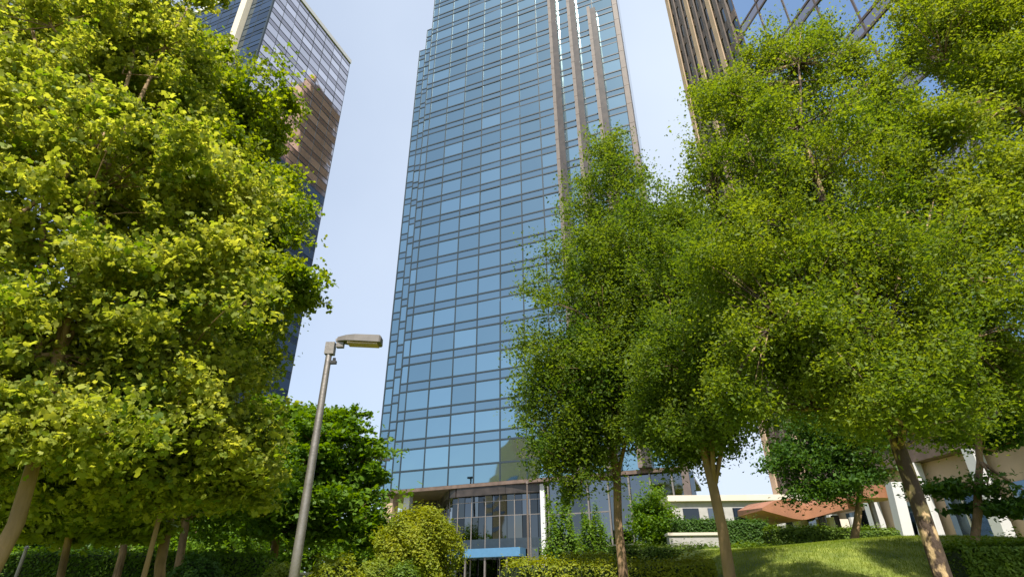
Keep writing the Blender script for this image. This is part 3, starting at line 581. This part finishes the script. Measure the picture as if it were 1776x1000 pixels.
# ---- shrubs: leafy skin over a dense twig core
def shrub(name, c, rr, label, m, n, size, cat='shrub', group=None, power=2.0, stems=5, lump=.17):
    """c = centre on the ground, rr = radii; a superellipsoid skin of leaves, knobbly"""
    r_ = root(name, c, label, cat, group); c = np.array(c, float); rr = np.array(rr, float)
    rz = min(rr[2], max(rr[0], rr[1]) * 1.05) if power <= 2 else rr[2]; cc_ = c + np.array([0, 0, rr[2] - rz]); lo = -.85 if rr[2] > rz * 1.05 else -.1
    R3 = np.array([rr[0], rr[1], rz])
    u = rng.normal(0, 1, (n * 3, 3)); u /= (np.abs(u) ** power).sum(1)[:, None] ** (1 / power); u = u[u[:, 2] > lo][:n]
    l = 1 + lump * np.sin(u[:, 0] * 6 + c[0]) * np.cos(u[:, 1] * 5 + c[1]) + lump * .6 * np.sin(u[:, 2] * 6 + u[:, 0] * 8)
    p = cc_ + u * R3 * (l * (.80 + .22 * rng.random(len(u)) ** .6 + .05 * rng.exponential(1, len(u))))[:, None]
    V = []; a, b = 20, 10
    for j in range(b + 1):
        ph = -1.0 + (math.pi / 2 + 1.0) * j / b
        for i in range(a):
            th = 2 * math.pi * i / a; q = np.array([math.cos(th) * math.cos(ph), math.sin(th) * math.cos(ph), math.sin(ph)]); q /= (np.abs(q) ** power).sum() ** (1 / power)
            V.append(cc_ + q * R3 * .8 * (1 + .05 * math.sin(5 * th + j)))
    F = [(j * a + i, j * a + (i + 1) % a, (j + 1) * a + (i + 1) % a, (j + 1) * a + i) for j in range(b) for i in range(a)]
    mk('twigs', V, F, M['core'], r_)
    st_ = MB()
    for i in range(3): st_.tube([c + np.array([.1 * math.cos(2.1 * i), .1 * math.sin(2.1 * i), -.1]), cc_ + np.array([.3 * math.cos(2.1 * i), .3 * math.sin(2.1 * i), 0]) * rr[0]], [.05, .03], 6)
    st_.build('stem', M['bark'], r_)
    leaves('foliage', p, size, TOVAL, FOVAL, m, r_, updir=u * .9, tilt=.7)
    return r_
def shrub_px(name, px, ptop, pbot, half, Y, label, m, n, size, ry=1.0, **k):
    t = P(px, ptop, Y); d = (t - EYE) @ FW; r = half * d / FPX; z0 = P(px, pbot, Y)[2]
    g = float(gz(t[0], Y)); z0 = min(z0, g) if z0 < g + .2 else g
    return shrub(name, (t[0], Y, z0), (r, r * ry, t[2] - z0), label, m, n, size, **k)
shrub_px('round_bush', 728, 888, 1000, 62, 25, 'large golden topped round bush left of the lobby doors', M['hedgey'], 34000, .10)
shrub_px('small_bush', 585, 968, 1010, 45, 17, 'bright green ball bush just right of the lamp pole', M['hedgey'], 8000, .07, group='ball bushes along the path')
shrub_px('small_bush', 652, 973, 1010, 30, 18, 'smaller ball bush between the bright one and the golden round bush', M['lime'], 6000, .07, group='ball bushes along the path')
shrub_px('small_bush', 486, 978, 1010, 22, 17, 'ball bush left of the lamp pole', M['lime'], 4000, .07, group='ball bushes along the path')
shrub_px('small_bush', 702, 978, 1010, 24, 17, 'low ball bush at the foot of the golden round bush', M['hedge'], 4000, .07, group='ball bushes along the path')
shrub_px('small_bush', 350, 962, 1010, 36, 20, 'dark ball bush in the shade behind the slim trunk', M['deep'], 5000, .09, group='ball bushes along the path')
shrub_px('upright_bush', 972, 895, 990, 32, 27, 'upright green bush just right of the white lobby column', M['mid'], 11000, .11, power=3.0)
shrub_px('upright_bush', 1028, 905, 985, 26, 29, 'upright bush close to the left of the straight brown trunk', M['mid'], 9000, .11, power=3.0)
def hedge(label, p0, p1, Y0, Y1, ptop0, ptop1, wid, m, n, size, bend=0.0, low=.9):
    """clipped hedge along a gently bent line; tops given on the picture"""
    a = P(p0, ptop0, Y0); b = P(p1, ptop1, Y1); K = 14
    c = np.array([(a * (1 - t) + b * t) + np.array([0, bend * math.sin(math.pi * t), 0]) for t in np.linspace(0, 1, K)])
    r_ = root('clipped_hedge', (c[K // 2][0], c[K // 2][1], float(gz(c[K // 2][0], c[K // 2][1]))), label, 'hedge')
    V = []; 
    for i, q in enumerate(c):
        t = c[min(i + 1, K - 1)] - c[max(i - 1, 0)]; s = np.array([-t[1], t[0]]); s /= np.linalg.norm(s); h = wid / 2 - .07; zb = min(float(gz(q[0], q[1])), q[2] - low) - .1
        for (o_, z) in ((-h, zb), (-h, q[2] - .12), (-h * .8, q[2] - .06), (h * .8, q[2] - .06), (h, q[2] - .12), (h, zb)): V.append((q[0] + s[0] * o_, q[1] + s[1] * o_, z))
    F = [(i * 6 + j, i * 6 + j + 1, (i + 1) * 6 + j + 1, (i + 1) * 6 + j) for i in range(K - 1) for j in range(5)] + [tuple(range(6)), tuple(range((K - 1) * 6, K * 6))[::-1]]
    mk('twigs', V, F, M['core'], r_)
    t = rng.uniform(-.03, K - .97, n); ecap = rng.random(n) < .05; t = np.where(ecap, np.where(rng.random(n) < .5, -.06, K - .94) + rng.normal(0, .02, n), t); i = np.clip(t.astype(int), 0, K - 2); f = (t - i)[:, None]; q = c[i] * (1 - f) + c[i + 1] * f
    tt = c[i + 1] - c[i]; s = np.stack([-tt[:, 1], tt[:, 0], 0 * tt[:, 0]], 1); s /= np.linalg.norm(s, axis=1)[:, None]
    hgt = np.maximum(q[:, 2] - gz(q[:, 0], q[:, 1]), low)
    side = rng.random(n) < (hgt.mean() / (hgt.mean() + wid * .8))
    sg = np.where(s[:, 1] < 0, 1, -1)
    off = np.where(side, wid / 2 + rng.normal(0, .035, n), (rng.random(n) - .5) * wid); z = np.where(side, q[:, 2] - rng.random(n) * hgt, q[:, 2] + rng.normal(0, .04, n) + .03 * np.sin(q[:, 0] * 3))
    off = np.where(ecap, (rng.random(n) - .5) * wid, off * np.where(side, sg, 1)); z = np.where(ecap, q[:, 2] - rng.random(n) * hgt, z) + .05 * rng.exponential(1, n) * (~side)
    p = q + s * off[:, None]; p[:, 2] = z; nr = np.where(side[:, None], s * sg[:, None] * 1.2, np.array([0, 0, .8]))
    leaves('foliage', p, size, TOVAL, FOVAL, m, r_, updir=nr, tilt=.6)
    return r_
hedge('long golden clipped hedge before the lobby, left of the lawn', 885, 1230, 15.5, 16.5, 979, 976, 1.3, M['hedgey'], 16000, .065, bend=.5, low=.6)
hedge('thin yellow hedge on the step above the long golden one', 975, 1062, 21, 21, 966, 966, .8, M['hedgey'], 5000, .08, low=.5)
hedge('dark green hedge crossing behind the slender and mottled trunks', 1060, 1560, 24, 22.5, 951, 947, 1.0, M['hedge'], 22000, .08, bend=.4, low=.8)
hedge('clipped hedge on top of the grey terrace wall', 1170, 1325, 28, 28, 905, 908, 1.0, M['deep'], 9000, .09)
hedge('olive hedge under the copper canopy', 1330, 1545, 27, 27, 918, 922, 1.2, M['hedge'], 12000, .09)
hedge('dense green hedge at the right edge behind the mottled trunk', 1640, 1860, 14, 13.5, 952, 950, 1.4, M['hedge'], 15000, .07)
hedge('dark hedge behind the left trunks along the low wall', -80, 470, 24, 25, 955, 965, 1.5, M['mid'], 16000, .12, low=1.5)
# grass blades on the lawn bank
n = 110000; x = rng.uniform(2.5, 16, n); y = rng.uniform(11, 22, n); z = gz(x, y)
TB = np.array([(-.12, 0, 0), (.12, 0, 0), (0, 1, .25)]); 
up = np.zeros((n, 3))
th = rng.uniform(0, 2 * math.pi, n); h = rng.uniform(.03, .075, n); ln = rng.normal(0, .35, (n, 2)) * h[:, None]
dx = np.cos(th) * .006; dy = np.sin(th) * .006
V = np.stack([np.stack([x - dx, y - dy, z - .005], 1), np.stack([x + dx, y + dy, z - .005], 1), np.stack([x + ln[:, 0], y + ln[:, 1], z + h], 1)], 1).reshape(-1, 3)
me = bpy.data.meshes.new('grass'); me.vertices.add(3 * n); me.vertices.foreach_set('co', V.astype(np.float32).ravel()); me.loops.add(3 * n); me.loops.foreach_set('vertex_index', np.arange(3 * n, dtype=np.int32))
me.polygons.add(n); me.polygons.foreach_set('loop_start', np.arange(0, 3 * n, 3, dtype=np.int32)); me.polygons.foreach_set('loop_total', np.full(n, 3, np.int32)); me.update(calc_edges=True)
me.materials.append(M['blade']); o = bpy.data.objects.new('grass', me); COL.objects.link(o)
tag(o, 'short mown grass on the bank under the right hand trees', 'grass', kind='stuff')
